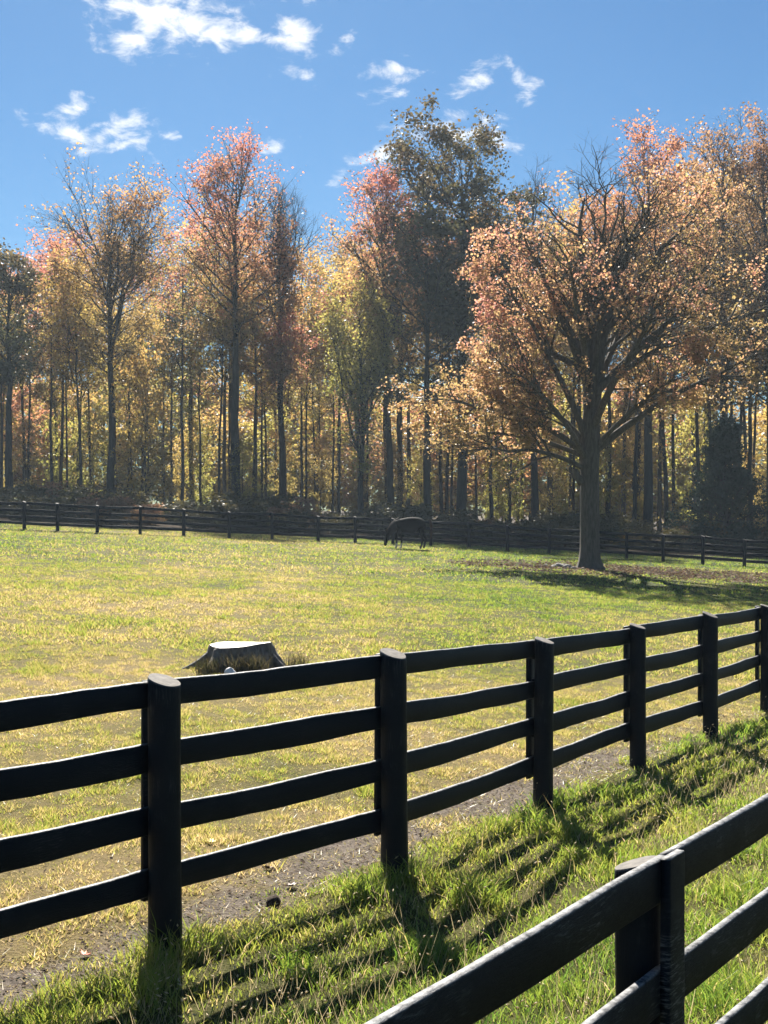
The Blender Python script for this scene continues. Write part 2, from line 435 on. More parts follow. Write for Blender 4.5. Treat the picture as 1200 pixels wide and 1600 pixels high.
def grass_field():
    Vs, Ts, Cs = [], [], []; off = 0
    for n, y0, y1, mg, hs, ws, pw in ((800000, 6.0, 20, 2.5, .040, .0095, 1.2), (400000, 20, 42, 3, .056, .021, 1.3), (170000, 42, 80, 6, .075, .045, 1.5)):
        x, y = scatter(n, y0, y1, mg, pw); t, s = fcoord(x, y); dr = dry(x, y); di = dirt(x, y)
        cl = fbm(x / (.10 + .004 * y0), y / (.14 + .006 * y0), 81, 2); cl2 = fbm(x / 1.1, y / 1.1, 82, 2)
        k = (s > .05) & (RNG.random(n) < np.clip((1 - 1.25 * di), .03, 1) * np.clip(.35 + 1.6 * (cl - .32), .12, 1))
        x, y, dr, di, cl, cl2 = (q[k] for q in (x, y, dr, di, cl, cl2)); m_ = len(x)
        h = hs * (.40 + 1.6 * np.clip(cl - .32, 0, 1)) * (.6 + .8 * RNG.random(m_)) * (.6 + .8 * cl2)
        tuft = sstep(.66, .76, fbm(x / .5, y / .7, 91, 2)) * (RNG.random(m_) < .8)
        h = h * (1 + .6 * tuft)
        w = ws * (.7 + .6 * RNG.random(m_))
        tone = np.clip(.40 + .46 * dr + .50 * (RNG.random(m_) - .5) - .14 * tuft, 0, 1)
        V, T, c = blades(np.stack([x, y, G(x, y)], 1), h, w, tone, 1.1, 1)
        Vs.append(V); Ts.append(T + off); Cs.append(c); off += len(V)
    tag(obj('grass', mesh('pasture_grass', np.concatenate(Vs), np.concatenate(Ts), M_GRASS, {'tone': np.concatenate(Cs)})),
        'short yellow green grazed grass covering the open pasture', 'grass', kind='stuff')


grass_lane(); grass_field()


def flat_leaves(x, y, size, tone, lift=.01, rng=RNG):
    n = len(x); a = rng.random(n) * 6.283; ti = (rng.random(n) - .5) * 1.1; tj = (rng.random(n) - .5) * 1.1
    e1 = np.stack([np.cos(a), np.sin(a), ti], 1) * size[:, None]; e2 = np.stack([-np.sin(a), np.cos(a), tj], 1) * (size * .7)[:, None]
    c = np.stack([x, y, G(x, y) + lift + np.abs(ti) * size * .6 + np.abs(tj) * size * .4], 1)
    V = np.stack([c - e1, c - e2 * .9, c + e1 * 1.1, c + e2], 1).reshape(-1, 3)
    return V, np.arange(4 * n).reshape(-1, 4), np.repeat(tone, 4)


def litter():
    n = 17000
    r = RNG.random(n) ** .7; a = RNG.random(n) * 6.283
    x = at_tree[0] + 8.0 * r * np.cos(a) + 2.0; y = at_tree[1] - .6 + 6.0 * r * np.sin(a)
    k = RNG.random(n) < 1.5 * np.clip(fbm(x / 1.6, y / 1.6, 5, 3) - .25, 0, 1) + .1; x, y = x[k], y[k]
    V, T, c = flat_leaves(x, y, .04 + .045 * RNG.random(len(x)), RNG.random(len(x)), .035)
    tag(obj('leaf_litter', mesh('leaf_litter', V, T, M_LITTER, {'tone': c})), 'brown fallen leaves spread in a ring under the big maple', 'leaf litter', kind='stuff')
    # trampled straw, crumbs and bits on the bare soil along the fence
    n = 14000; t = RNG.random(n) * 13 - 2; s = RNG.random(n) * 1.9
    x = F1o[0] + F1d[0] * t + F1n[0] * s; y = F1o[1] + F1d[1] * t + F1n[1] * s
    k = (dirt(x, y) > .15) | (RNG.random(n) < .2); x, y = x[k], y[k]; n = len(x)
    V, T, c = flat_leaves(x, y, (.005 + .011 * RNG.random(n) ** 2), RNG.random(n) * .8, .004)
    n = 150000; t = RNG.random(n) * 15 - 3; s = RNG.random(n) ** 1.6 * 7 - .05
    x = F1o[0] + F1d[0] * t + F1n[0] * s; y = F1o[1] + F1d[1] * t + F1n[1] * s; k = RNG.random(n) < .15 + 1.6 * np.clip(fbm(x / .35, y / .35, 66, 3) - .35, 0, 1); x, y = x[k], y[k]; n = len(x)
    V2, T2, c2 = blades(np.stack([x, y, G(x, y) + .012], 1), .004 + .022 * RNG.random(n) ** 2, .004 + .003 * RNG.random(n), .45 + .55 * RNG.random(n), 3.2, 1)
    tag(obj('straw', mesh('straw', V2, T2, M_GRASS, {'tone': c2})), 'flattened dry straw and thatch over the trampled strip by the fence', 'straw', kind='stuff')
    tag(obj('dirt', mesh('soil_crumbs', V, T, M_LITTER, {'tone': c})), 'dry crumbs of soil and straw on the bare strip by the fence', 'soil crumbs', kind='stuff')


litter()


# ------------------------------------------------------------------ fences
def post_mesh(h, r, slope, rng, sides=20, sink=.15):
    zs = [-sink, .02, h * .33, h * .66, h - r * .25, h]
    V = []; ph = rng.random() * 6.28
    for i, z in enumerate(zs):
        for j in range(sides):
            a = 2 * math.pi * j / sides
            rr = r * (1 + .03 * math.sin(2 * a + ph) + .02 * math.sin(5 * a + 2 * ph) + .014 * rng.standard_normal() + (.05 if i < 2 else 0))
            x, y = rr * math.cos(a), rr * math.sin(a)
            zz = z + (slope[0] * x + slope[1] * y if i >= 4 else 0)
            if i == 5: x *= .975; y *= .975
            V.append((x, y, zz))
    Qs = [[i * sides + j, i * sides + (j + 1) % sides, (i + 1) * sides + (j + 1) % sides, (i + 1) * sides + j] for i in range(len(zs) - 1) for j in range(sides)]
    c = len(V); V.append((0, 0, h + .002)); top = [[(len(zs) - 1) * sides + j, (len(zs) - 1) * sides + (j + 1) % sides, c] for j in range(sides)]
    me = mesh('post', V, [np.array(Qs), np.array(top)], [M_POST, M_END], mi=[0] * len(Qs) + [1] * len(top), smooth=False)
    me.polygons.foreach_set('use_smooth', np.array([True] * len(Qs) + [False] * len(top)))
    return me


def board_mesh(A, B, hgt, thk, n2, mat, rng, segs=14, wob=.006, ch=.006):
    """board between two points given at its top edge's middle; n2 = horizontal normal"""
    A = np.array(A, float); B = np.array(B, float); L_ = np.linalg.norm(B - A); n3 = np.array([n2[0], n2[1], 0.])
    s = np.linspace(0, 1, segs + 1)
    def wave(k): return sum(k / (i + 1) * math.cos(rng.random() * 6.28) * np.sin(s * math.pi * (i + 1) + rng.random() * .6) for i in range(5))
    sag = -.012 * wob / .006 * np.sin(s * math.pi) * rng.random()
    wt = wave(wob) + sag; wb = wave(wob * 1.2) + sag; wn = wave(wob * 1.2)
    t = thk / 2; V = []
    for i in range(segs + 1):
        c = A + (B - A) * s[i] + n3 * wn[i]; zt = wt[i] + rng.standard_normal() * .0012; zb = -hgt + wb[i] + rng.standard_normal() * .0012
        for (k, z) in ((-t, zb + ch), (-t + ch, zb), (t - ch, zb), (t, zb + ch), (t, zt - ch), (t - ch, zt), (-t + ch, zt), (-t, zt - ch)):
            V.append(c + n3 * k + np.array([0, 0, z]))
    Qs = [[i * 8 + j, i * 8 + (j + 1) % 8, (i + 1) * 8 + (j + 1) % 8, (i + 1) * 8 + j] for i in range(segs) for j in range(8)]
    e = segs * 8
    caps = [[7, 6, 5, 4], [7, 4, 3, 0], [0, 3, 2, 1], [e + 4, e + 5, e + 6, e + 7], [e, e + 3, e + 4, e + 7], [e + 1, e + 2, e + 3, e]]
    return mesh('board', V, np.array(Qs + caps), mat)


def build_fence(name, label, pts, heights, board_side, tops, bh, r, mat, seed, batten=True, slope=(-.28, .16), segs=14, wob=.006, extra=0.0, z_top=None):
    """pts: post positions (xy); board_side: +1 boards on the left-hand side of the running direction, -1 on the other"""
    rng = np.random.default_rng(seed)
    base = np.array([*pts[len(pts) // 2], 0.]); base[2] = float(G(base[0], base[1]))
    root = thing(name, label, 'fence', base)
    zs = [float(G(p[0], p[1])) for p in pts]
    if z_top is not None: zs = [z_top - heights[i] for i in range(len(pts))]      # a dead level top rail
    thk = .032; T_ = []
    for i, p in enumerate(pts):
        a = pts[max(i - 1, 0)]; b = pts[min(i + 1, len(pts) - 1)]; d = (b - a) / np.linalg.norm(b - a); n = np.array([-d[1], d[0]]) * board_side
        T_.append((d, n))
        o = obj('post', post_mesh(heights[i] + extra, r * (1 + .05 * rng.standard_normal()), (slope[0] + .04 * rng.standard_normal(), slope[1] + .04 * rng.standard_normal()), rng),
                root, np.array([p[0], p[1], zs[i]]) - base, (rng.standard_normal() * .008, rng.standard_normal() * .008, 0))
    for i in range(len(pts) - 1):
        for k, t in enumerate(tops):
            e = []
            for j, sgn in ((i, 1), (i + 1, -1)):
                p = pts[j]; d, n = T_[j]; hh = t * heights[j] / 1.40 + rng.standard_normal() * .008
                e.append(np.array([*(p + n * (r + thk / 2 - .012) + d * sgn * .003), zs[j] + hh]) - base)
            nn_ = (T_[i][1] + T_[i + 1][1]); nn_ = nn_ / np.linalg.norm(nn_)
            obj('rail', board_mesh(e[0], e[1], bh * (1 + .03 * rng.standard_normal()), thk, nn_, mat, rng, segs, wob), root)
    if batten:
        for j, p in enumerate(pts):
            d, n = T_[j]; bt = .03; w = .068
            c = p + n * (r + thk + bt / 2 - .013) + d * .01
            z0, z1 = zs[j] + tops[-1] * heights[j] / 1.4 - bh - .03, zs[j] + heights[j] * tops[0] / 1.4 + .004
            V = []
            lean = rng.standard_normal() * .008
            for z, q in ((z0, 0), (z0 + .5 * (z1 - z0), .5), (z1 - .006, 1), (z1, 1)):
                f = .94 if z == z1 else 1
                for sx, sy in ((-1, -1), (-.82, -1.0), (.82, -1.0), (1, -1), (1, 1), (-1, 1)):
                    ww = w * f * (.96 if abs(sx) == 1 and sy == -1 else 1)
                    V.append(np.array([*(c + d * (sx * ww + lean * q) + n * (-sy) * (bt / 2) * f * (.8 if abs(sx) == 1 and sy == -1 else 1)), z]) - base)
            Qs = [[i * 6 + k, i * 6 + (k + 1) % 6, (i + 1) * 6 + (k + 1) % 6, (i + 1) * 6 + k] for i in range(3) for k in range(6)]
            Qs += [[18, 19, 22, 23], [19, 20, 21, 22], [5, 4, 1, 0], [4, 3, 2, 1]]
            obj('batten', mesh('batten', V, np.array(Qs), mat), root)
    return root


TOPS = (1.40, 1.07, .745, .425)
hs1 = [1.38, 1.39, 1.40, 1.41, 1.345, 1.325, 1.335, 1.32, 1.33, 1.33, 1.32]
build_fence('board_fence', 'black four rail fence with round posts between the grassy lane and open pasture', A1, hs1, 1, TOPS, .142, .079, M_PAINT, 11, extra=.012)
pts2 = [B2 + np.array([-.09, .06]) + F2d * 2.44 * k for k in (-2, -1, 0, 1, 2, 3, 4)]
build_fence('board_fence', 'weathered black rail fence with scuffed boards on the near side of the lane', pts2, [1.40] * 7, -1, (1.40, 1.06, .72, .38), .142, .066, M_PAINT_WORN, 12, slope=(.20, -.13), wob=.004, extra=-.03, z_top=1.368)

FP = [(-110, 818), (-62, 820), (-12, 824), (38, 828), (90, 831), (152, 833), (219, 835), (287, 838), (358, 841), (425, 844), (497, 845), (555, 847), (614, 850), (673, 853), (733, 857), (793, 861), (858, 866), (918, 870), (979, 874), (1036, 878), (1098, 882), (1163, 887), (1230, 892), (1298, 897)]
A3 = [plane_at(px, py) for px, py in FP]
yy3 = np.array([a[1] for a in A3]); yy3 = np.convolve(np.pad(yy3, 3, mode='edge'), np.ones(7) / 7, 'valid')
A3 = [np.array([(FP[i][0] - 600) / F * yy3[i], yy3[i]]) for i in range(len(A3))]
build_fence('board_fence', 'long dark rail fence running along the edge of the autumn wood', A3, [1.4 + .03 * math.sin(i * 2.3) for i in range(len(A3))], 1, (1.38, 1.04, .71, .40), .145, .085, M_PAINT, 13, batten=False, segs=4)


# ------------------------------------------------------------------ trees
def tubes(P, Rr, sides):
    """P (B,N,3), Rr (B,N) -> quads"""
    B, N, _ = P.shape
    T = np.gradient(P, axis=1); T /= np.linalg.norm(T, axis=2, keepdims=True) + 1e-9
    ref = np.where(np.abs(T[:, :1, 2:3]) > .8, np.array([1., 0, 0]), np.array([0, 0, 1.]))
    ref = np.broadcast_to(ref, P.shape)
    e1 = np.cross(T, ref); e1 /= np.linalg.norm(e1, axis=2, keepdims=True) + 1e-9; e2 = np.cross(T, e1)
    a = np.arange(sides) * 2 * np.pi / sides
    V = P[:, :, None, :] + Rr[:, :, None, None] * (e1[:, :, None, :] * np.cos(a)[:, None] + e2[:, :, None, :] * np.sin(a)[:, None])
    i = np.arange(B * N * sides).reshape(B, N, sides); j = np.roll(i, -1, axis=2)
    Q = np.stack([i[:, :-1], j[:, :-1], j[:, 1:], i[:, 1:]], -1).reshape(-1, 4)
    return V.reshape(-1, 3), Q


def curve(start, d, L_, bend, n, rng, wob=.05):
    s = np.linspace(0, 1, n)[None, :, None]
    P = start[:, None] + L_[:, None, None] * (d[:, None] * s + bend[:, None] * s * s)
    w = np.cumsum(rng.standard_normal((len(d), n, 3)), 1) * wob * L_[:, None, None] / math.sqrt(n); w -= w[:, :1]
    return P + w


def unit(v): return v / (np.linalg.norm(v, axis=-1, keepdims=True) + 1e-9)


def kids(P, Rr, n, rng, smin, ang, lenf, lmin, rf, up=0.0, npts=4, Lp=None):
    B, N, _ = P.shape
    pi = np.repeat(np.arange(B), n); s = smin + (1 - smin) * rng.random(B * n)
    f = s * (N - 1); i = np.minimum(f.astype(int), N - 2); fr = (f - i)[:, None]
    p = P[pi, i] * (1 - fr) + P[pi, i + 1] * fr
    t = unit(P[pi, i + 1] - P[pi, i]); r = Rr[pi, i] * (1 - fr[:, 0]) + Rr[pi, i + 1] * fr[:, 0]
    perp = unit(np.cross(t, rng.standard_normal((B * n, 3))))
    a = ang * (.65 + .7 * rng.random(B * n))[:, None]
    d = t * np.cos(a) + perp * np.sin(a); d[:, 2] += up; d = unit(d)
    Lpar = np.linalg.norm(P[:, -1] - P[:, 0], axis=1)[pi]
    L_ = np.maximum(Lpar * lenf * (1.15 - .6 * s) * (.6 + .8 * rng.random(B * n)), lmin)
    bend = rng.standard_normal((B * n, 3)) * .12; bend[:, 2] += up * .5
    Q = curve(p, d, L_, bend, npts, rng, .08)
    r0 = np.minimum(r * .75, rf[0] + rf[1] * L_)
    Rk = r0[:, None] * np.linspace(1, .35, npts)[None]
    return Q, Rk, s


def leaf_quads(C, size, tone, rng, flat=0.0):
    n = len(C); a = unit(rng.standard_normal((n, 3)) * np.array([1, 1, 1 - flat])); b = unit(np.cross(a, rng.standard_normal((n, 3)))); c = np.cross(a, b)
    sz = size * (.6 + .8 * rng.random(n)); u = a * sz[:, None] * .5; v = b * (sz * .36)[:, None]; w = c * (sz * .10)[:, None]
    V = np.stack([C - u, C - v + w + u * .1, C + u, C + v + w + u * .1], 1).reshape(-1, 3)
    return V, np.arange(4 * n).reshape(-1, 4), np.repeat(np.clip(tone, 0, 1), 4)


def sway_noise(C, seed, sc):
    return fbm(C[:, 0] / sc + C[:, 2] / sc * .7 + seed, C[:, 1] / sc - C[:, 2] / sc * .5, seed, 3)


def make_tree_data(seed, H=28., cb=.42, Rc=4.2, r0=.38, n1=26, n2=7, n3=5, lv=9, leaf=.24, shape='oval', e0=.35, e1=1.0, bare=0.0, lean=(0, 0), fork=None, spread=.30, clump=0., wavy=.006, droop=0., patch=0.0):
    rng = np.random.default_rng(seed); W_, Qw = [], []; off = 0
    def add(P, Rr, sd):
        nonlocal off
        V, Q = tubes(P, Rr, sd); W_.append(V); Qw.append(Q + off); off += len(V)
    n = 14; s = np.linspace(0, 1, n)
    wx = np.cumsum(rng.standard_normal((n, 2)), 0) * H * wavy * .35; wx -= wx[0]
    T0 = np.stack([wx[:, 0] + lean[0] * s * H, wx[:, 1] + lean[1] * s * H, s * H * .97 - .3], 1)[None]
    R0 = (r0 * ((1 - s) ** .75 * .9 + .04) + r0 * .35 * np.exp(-s * H / .7))[None]
    stems = [(T0, R0, H)]
    if fork:
        for k in range(fork[0]):
            i = int(n * fork[1]) + k % 2; st = T0[0, i]; az = rng.random() * 6.28 if len(fork) < 4 else fork[3][k]
            d = unit(np.array([[math.cos(az) * fork[2], math.sin(az) * fork[2] * .8, 1.]])); L_ = np.array([(H - st[2]) * (.75 + .2 * rng.random())])
            P = curve(st[None], d, L_, np.array([[0, 0, .08]]), 9, rng, .05); stems.append((P, R0[0, i] * .7 * np.linspace(1, .15, 9)[None], H))
    L1s = []
    for k, (P, Rr, _) in enumerate(stems):
        add(P, Rr, 10 if k == 0 else 7)
        N = P.shape[1]; m = n1 if k == 0 else max(6, n1 // 2)
        lo = cb if k == 0 else .25
        t = lo + (.985 - lo) * (np.arange(m) + rng.random(m)) / m
        f = t * (N - 1); i = np.minimum(f.astype(int), N - 2); fr = (f - i)[:, None]
        p = P[0, i] * (1 - fr) + P[0, i + 1] * fr; r = Rr[0, i]
        q = np.clip((p[:, 2] / H - cb) / (1 - cb), 0, 1)
        if shape == 'oval': rad = np.sin(np.pi * (.12 + .80 * q)) ** .7
        elif shape == 'cone': rad = 1.05 - q
        elif shape == 'vase': rad = .45 + .75 * q * (1.25 - q) * 1.4
        else: rad = .65 + .45 * q
        rad = rad * (.65 + .6 * rng.random(m)) * Rc * (1 if k == 0 else .65)
        az = np.arange(m) * 2.4 + rng.random(m) * .9 + seed
        el = e0 + (e1 - e0) * q + .18 * rng.standard_normal(m)
        d = np.stack([np.cos(az) * np.cos(el), np.sin(az) * np.cos(el), np.sin(el)], 1)
        bend = np.zeros((m, 3)); bend[:, 2] = .22 - droop * (1 - q)
        L1 = curve(p, d, np.maximum(rad, .8), bend, 6, rng, .06); R1 = np.minimum(r * .55, .02 + .018 * rad)[:, None] * np.linspace(1, .3, 6)[None]
        add(L1, R1, 5); L1s.append((L1, R1))
    L1 = np.concatenate([a for a, b in L1s]); R1 = np.concatenate([b for a, b in L1s])
    L2, R2, _ = kids(L1, R1, n2, rng, .22, .85, .50, .5, (.008, .010), .12, 4); add(L2, R2, 4)
    L3, R3, _ = kids(L2, R2, n3, rng, .25, .8, .55, .35, (.005, .006), .10, 3); add(L3, R3, 3)
    # leaves along the twigs
    m = len(L3); pi = np.repeat(np.arange(m), lv); fr = rng.random(m * lv)[:, None]
    C = L3[pi, 0] * (1 - fr) + L3[pi, 2] * fr + rng.standard_normal((m * lv, 3)) * spread * np.array([1, 1, .75])
    q = np.clip((C[:, 2] / H - cb) / (1 - cb), 0, 1)
    nz = sway_noise(C, seed % 50, 1.9 if H > 14 else 1.0)
    keep = rng.random(len(C)) < np.clip(1 - bare * sstep(.45, .95, q), 0, 1) * np.clip(1 + clump * (nz - .5) * 6, 0, 1)
    C, q, nz = C[keep], q[keep], nz[keep]
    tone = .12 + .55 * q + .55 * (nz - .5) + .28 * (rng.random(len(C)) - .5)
    Wv = np.concatenate(W_); zm = max(np.percentile(C[:, 2], 99.7), np.percentile(Wv[:, 2], 99.9)); kz = H / zm
    C[:, 2] *= kz; Wv[:, 2] *= kz
    return (Wv, np.concatenate(Qw)), leaf_quads(C, leaf, tone, rng, .25)


def tree_obj(name, label, cat, data, loc, rz, wood, leafm, group=None, scale=(1, 1, 1)):
    t = thing(name, label, cat, loc, rz, group, scale)
    obj('trunk', mesh('trunk', *data[0], wood, smooth=True), t)
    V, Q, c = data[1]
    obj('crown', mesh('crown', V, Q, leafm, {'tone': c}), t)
    return t


PAL = {
    'gold':   [(0, (.24, .20, .05)), (.5, (.34, .25, .065)), (1, (.38, .22, .085))],
    'olive':  [(0, (.16, .145, .04)), (.5, (.24, .18, .055)), (1, (.31, .17, .08))],
    'rust':   [(0, (.22, .16, .05)), (.45, (.30, .16, .07)), (1, (.36, .13, .085))],
    'pink':   [(0, (.17, .15, .05)), (.42, (.26, .15, .07)), (.7, (.36, .15, .10)), (1, (.42, .145, .11))],
    'green':  [(0, (.045, .06, .022)), (.6, (.07, .082, .03)), (1, (.12, .085, .045))],
    'oak':    [(0, (.045, .052, .02)), (.5, (.075, .07, .028)), (1, (.15, .09, .045))],
    'bronze': [(0, (.17, .135, .045)), (.5, (.28, .185, .065)), (1, (.37, .18, .085))],
    'lime':   [(0, (.17, .18, .045)), (.5, (.26, .235, .055)), (1, (.33, .25, .07))],
    'brown':  [(0, (.15, .11, .045)), (.5, (.22, .135, .06)), (1, (.27, .13, .075))],
    'maple':  [(0, (.15, .13, .05)), (.3, (.26, .19, .07)), (.55, (.36, .22, .105)), (.8, (.40, .19, .135)), (1, (.44, .16, .16))],
    'cedar':  [(0, (.018, .035, .016)), (1, (.04, .065, .025))],
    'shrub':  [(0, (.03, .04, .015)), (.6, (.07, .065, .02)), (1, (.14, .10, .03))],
}
LM = {k: leaf_mat('leaf_' + k, v, .66 if k not in ('green', 'oak', 'cedar', 'shrub') else .42, .05, 1.6) for k, v in PAL.items()}


def base_y(px, d): return 800 + F * (EYE - float(G((px - 600) / F * d, d))) / d


def height_for(px, d, topy): return (base_y(px, d) - topy) * d / F


# --- the trees of the wood's edge that can be told apart
def edge_tree(name, label, px, d, topy, wood, leafm, seed, **kw):
    H = height_for(px, d, topy)
    return tree_obj(name, label, 'tree', make_tree_data(seed, H=H, **kw), on(px, d), 0, wood, leafm, 'trees along the edge of the wood')


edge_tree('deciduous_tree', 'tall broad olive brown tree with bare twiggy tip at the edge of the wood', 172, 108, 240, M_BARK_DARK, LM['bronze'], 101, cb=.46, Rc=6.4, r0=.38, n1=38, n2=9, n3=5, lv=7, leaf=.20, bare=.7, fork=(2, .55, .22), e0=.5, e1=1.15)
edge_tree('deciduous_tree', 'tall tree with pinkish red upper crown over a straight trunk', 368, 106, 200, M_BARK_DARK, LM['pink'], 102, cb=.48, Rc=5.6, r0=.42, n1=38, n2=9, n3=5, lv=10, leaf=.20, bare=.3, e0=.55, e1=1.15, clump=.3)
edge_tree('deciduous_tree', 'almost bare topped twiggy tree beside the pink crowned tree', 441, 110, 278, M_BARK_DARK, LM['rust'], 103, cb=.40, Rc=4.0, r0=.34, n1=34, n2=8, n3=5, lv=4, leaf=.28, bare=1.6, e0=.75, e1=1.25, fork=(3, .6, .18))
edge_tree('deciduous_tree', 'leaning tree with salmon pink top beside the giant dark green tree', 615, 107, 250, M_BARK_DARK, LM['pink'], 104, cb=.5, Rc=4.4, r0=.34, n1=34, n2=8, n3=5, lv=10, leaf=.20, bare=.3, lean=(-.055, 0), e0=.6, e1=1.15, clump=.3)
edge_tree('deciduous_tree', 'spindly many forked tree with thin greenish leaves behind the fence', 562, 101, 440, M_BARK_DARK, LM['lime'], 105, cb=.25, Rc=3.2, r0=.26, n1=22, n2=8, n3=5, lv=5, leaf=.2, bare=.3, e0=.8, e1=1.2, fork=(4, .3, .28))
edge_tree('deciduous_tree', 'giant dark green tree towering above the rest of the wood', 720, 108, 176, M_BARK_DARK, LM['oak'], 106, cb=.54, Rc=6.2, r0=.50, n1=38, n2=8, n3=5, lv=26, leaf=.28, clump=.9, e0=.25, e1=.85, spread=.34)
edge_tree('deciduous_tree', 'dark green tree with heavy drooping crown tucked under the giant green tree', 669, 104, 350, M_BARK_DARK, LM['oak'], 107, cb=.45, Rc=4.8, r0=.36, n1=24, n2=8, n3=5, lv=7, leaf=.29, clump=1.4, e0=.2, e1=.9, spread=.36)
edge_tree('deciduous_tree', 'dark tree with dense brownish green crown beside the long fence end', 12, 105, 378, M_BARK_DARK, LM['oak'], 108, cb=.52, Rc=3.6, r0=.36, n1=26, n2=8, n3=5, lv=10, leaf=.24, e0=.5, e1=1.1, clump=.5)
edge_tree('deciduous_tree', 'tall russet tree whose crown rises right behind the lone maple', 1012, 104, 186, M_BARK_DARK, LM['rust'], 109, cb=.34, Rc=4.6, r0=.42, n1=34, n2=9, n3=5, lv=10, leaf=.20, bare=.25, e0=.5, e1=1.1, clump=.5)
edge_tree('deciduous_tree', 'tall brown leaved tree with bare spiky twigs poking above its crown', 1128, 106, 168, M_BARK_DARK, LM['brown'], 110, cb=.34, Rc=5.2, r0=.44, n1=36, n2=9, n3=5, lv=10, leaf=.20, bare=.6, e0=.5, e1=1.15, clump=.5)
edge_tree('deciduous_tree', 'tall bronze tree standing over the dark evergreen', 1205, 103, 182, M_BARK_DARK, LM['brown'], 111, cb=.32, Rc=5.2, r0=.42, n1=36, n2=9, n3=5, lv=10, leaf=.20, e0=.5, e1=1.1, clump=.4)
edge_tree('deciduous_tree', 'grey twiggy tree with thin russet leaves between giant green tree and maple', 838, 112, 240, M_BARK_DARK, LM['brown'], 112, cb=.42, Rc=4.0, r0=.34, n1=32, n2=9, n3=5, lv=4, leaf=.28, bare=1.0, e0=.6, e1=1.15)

# --- copies deeper in the wood
ref = []
VARIANT = ['a thin topped crown', 'a full crown', 'a forked trunk', 'a vase shaped crown', 'a bare twiggy tip', 'twin upper stems', 'a high narrow crown']
for i, kw in enumerate([dict(cb=.52, Rc=4.6, bare=.3), dict(cb=.48, Rc=5.0, bare=.0, clump=.5), dict(cb=.56, Rc=4.2, bare=.6, fork=(2, .55, .2)), dict(cb=.46, Rc=4.4, shape='vase', clump=.4),
                        dict(cb=.52, Rc=4.8, bare=.9), dict(cb=.52, Rc=4.2, bare=.2, fork=(2, .55, .25)), dict(cb=.62, Rc=3.4, bare=.2)]):
    ref.append((make_tree_data(200 + i, H=26., r0=.17, n1=22, n2=6, n3=4, lv=8, leaf=.215, e0=.45, e1=1.1, **kw)))
REFMESH = [(mesh('trunk', *d[0], M_BARK_DARK, smooth=True), mesh('crown', d[1][0], d[1][1], LM['gold'], {'tone': d[1][2]})) for d in ref]


def place(name, label, group, pair, loc, rz, scale, lm, cat='tree'):
    t = thing(name, label, cat, loc, rz, group, scale)
    obj('trunk', pair[0], t); c = obj('crown', pair[1], t); set_mat(c, lm)
    return t


SKY = np.array([(-200, 380), (0, 392), (55, 385), (75, 345), (100, 330), (240, 330), (262, 345), (300, 325), (330, 300), (440, 370), (520, 375), (545, 330), (610, 320), (640, 300), (820, 290), (860, 270), (950, 255), (1000, 230), (1050, 225), (1200, 215), (1400, 230)], float)
TL = {'gold': 'golden', 'olive': 'olive', 'rust': 'rust orange', 'pink': 'reddish', 'lime': 'yellow green', 'brown': 'brown'}
rg = np.random.default_rng(55)
NT_ = 118; pxs = np.linspace(-190, 1400, NT_) + rg.normal(0, 8, NT_)
for i, px in enumerate(pxs):
    d = 108 + (i * 17 % 23) * 1.25 + rg.random() * 3
    top = np.interp(px, SKY[:, 0], SKY[:, 1]) + 0 + 150 * rg.random() ** 1.5
    H = height_for(px, d, top); s = H / 26.0
    pal = ['olive', 'gold', 'gold', 'rust', 'lime', 'rust', 'gold', 'pink'][rg.integers(8)] if px < 800 else ['rust', 'brown', 'gold', 'brown', 'olive'][rg.integers(5)]
    w = s * (.85 + .35 * rg.random()); v = int(rg.integers(len(REFMESH)))
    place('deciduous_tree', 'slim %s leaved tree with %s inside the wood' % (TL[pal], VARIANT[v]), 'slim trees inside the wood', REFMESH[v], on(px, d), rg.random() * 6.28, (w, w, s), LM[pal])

# --- low sunlit understorey at the back of the wood
und = [make_tree_data(300 + i, H=11., cb=.10, Rc=3.0, r0=.12, n1=22, n2=6, n3=4, lv=8, leaf=.26, e0=.15, e1=.9, spread=.34, clump=.7) for i in range(4)]
UM = [(mesh('trunk', *d[0], M_BARK_DARK, smooth=True), mesh('crown', d[1][0], d[1][1], LM['gold'], {'tone': d[1][2]})) for d in und]
UL = {'gold': 'low bushy young tree with glowing yellow leaves deep in the wood', 'lime': 'low bushy young tree with glowing yellow green leaves deep in the wood',
      'rust': 'low bushy young tree with orange leaves deep in the wood', 'olive': 'low bushy young tree with dull olive leaves deep in the wood'}
n = 90; pxs = np.linspace(-260, 1460, n) + rg.normal(0, 10, n)
for i, px in enumerate(pxs):
    d = 142 + (i * 7 % 5) * 7 + rg.random() * 4; s = (.85 + .6 * rg.random()) * (1 + .12 * (i * 7 % 5)); pal = ['gold', 'lime', 'gold', 'rust', 'olive', 'lime'][rg.integers(6)]
    hw_ = 'short ' if s < 1.15 else ('tall ' if s > 1.6 else '')
    place('young_tree', UL[pal].replace('low bushy', hw_ + 'bushy'), 'understorey trees at the back of the wood', UM[i % 4], on(px, d), rg.random() * 6.28, (s * 1.15, s * 1.15, s), LM[pal])
n = 26; pxs = np.linspace(-140, 1340, n) + rg.normal(0, 18, n)
SLL = {'gold': 'slender sapling with yellow leaves among the trunks near the wood edge', 'lime': 'slender sapling with yellow green leaves among the trunks near the wood edge', 'olive': 'slender sapling with olive leaves among the trunks near the wood edge'}
for i, px in enumerate(pxs):
    d = 106 + rg.random() * 24; s = (.45 + .65 * rg.random() ** 1.5); pal = ['lime', 'gold', 'olive'][rg.integers(3)]
    place('sapling', SLL[pal], 'saplings near the wood edge', UM[i % 4], on(px, d), rg.random() * 6.28, (s * .8, s * .8, s * 1.2), LM[pal])

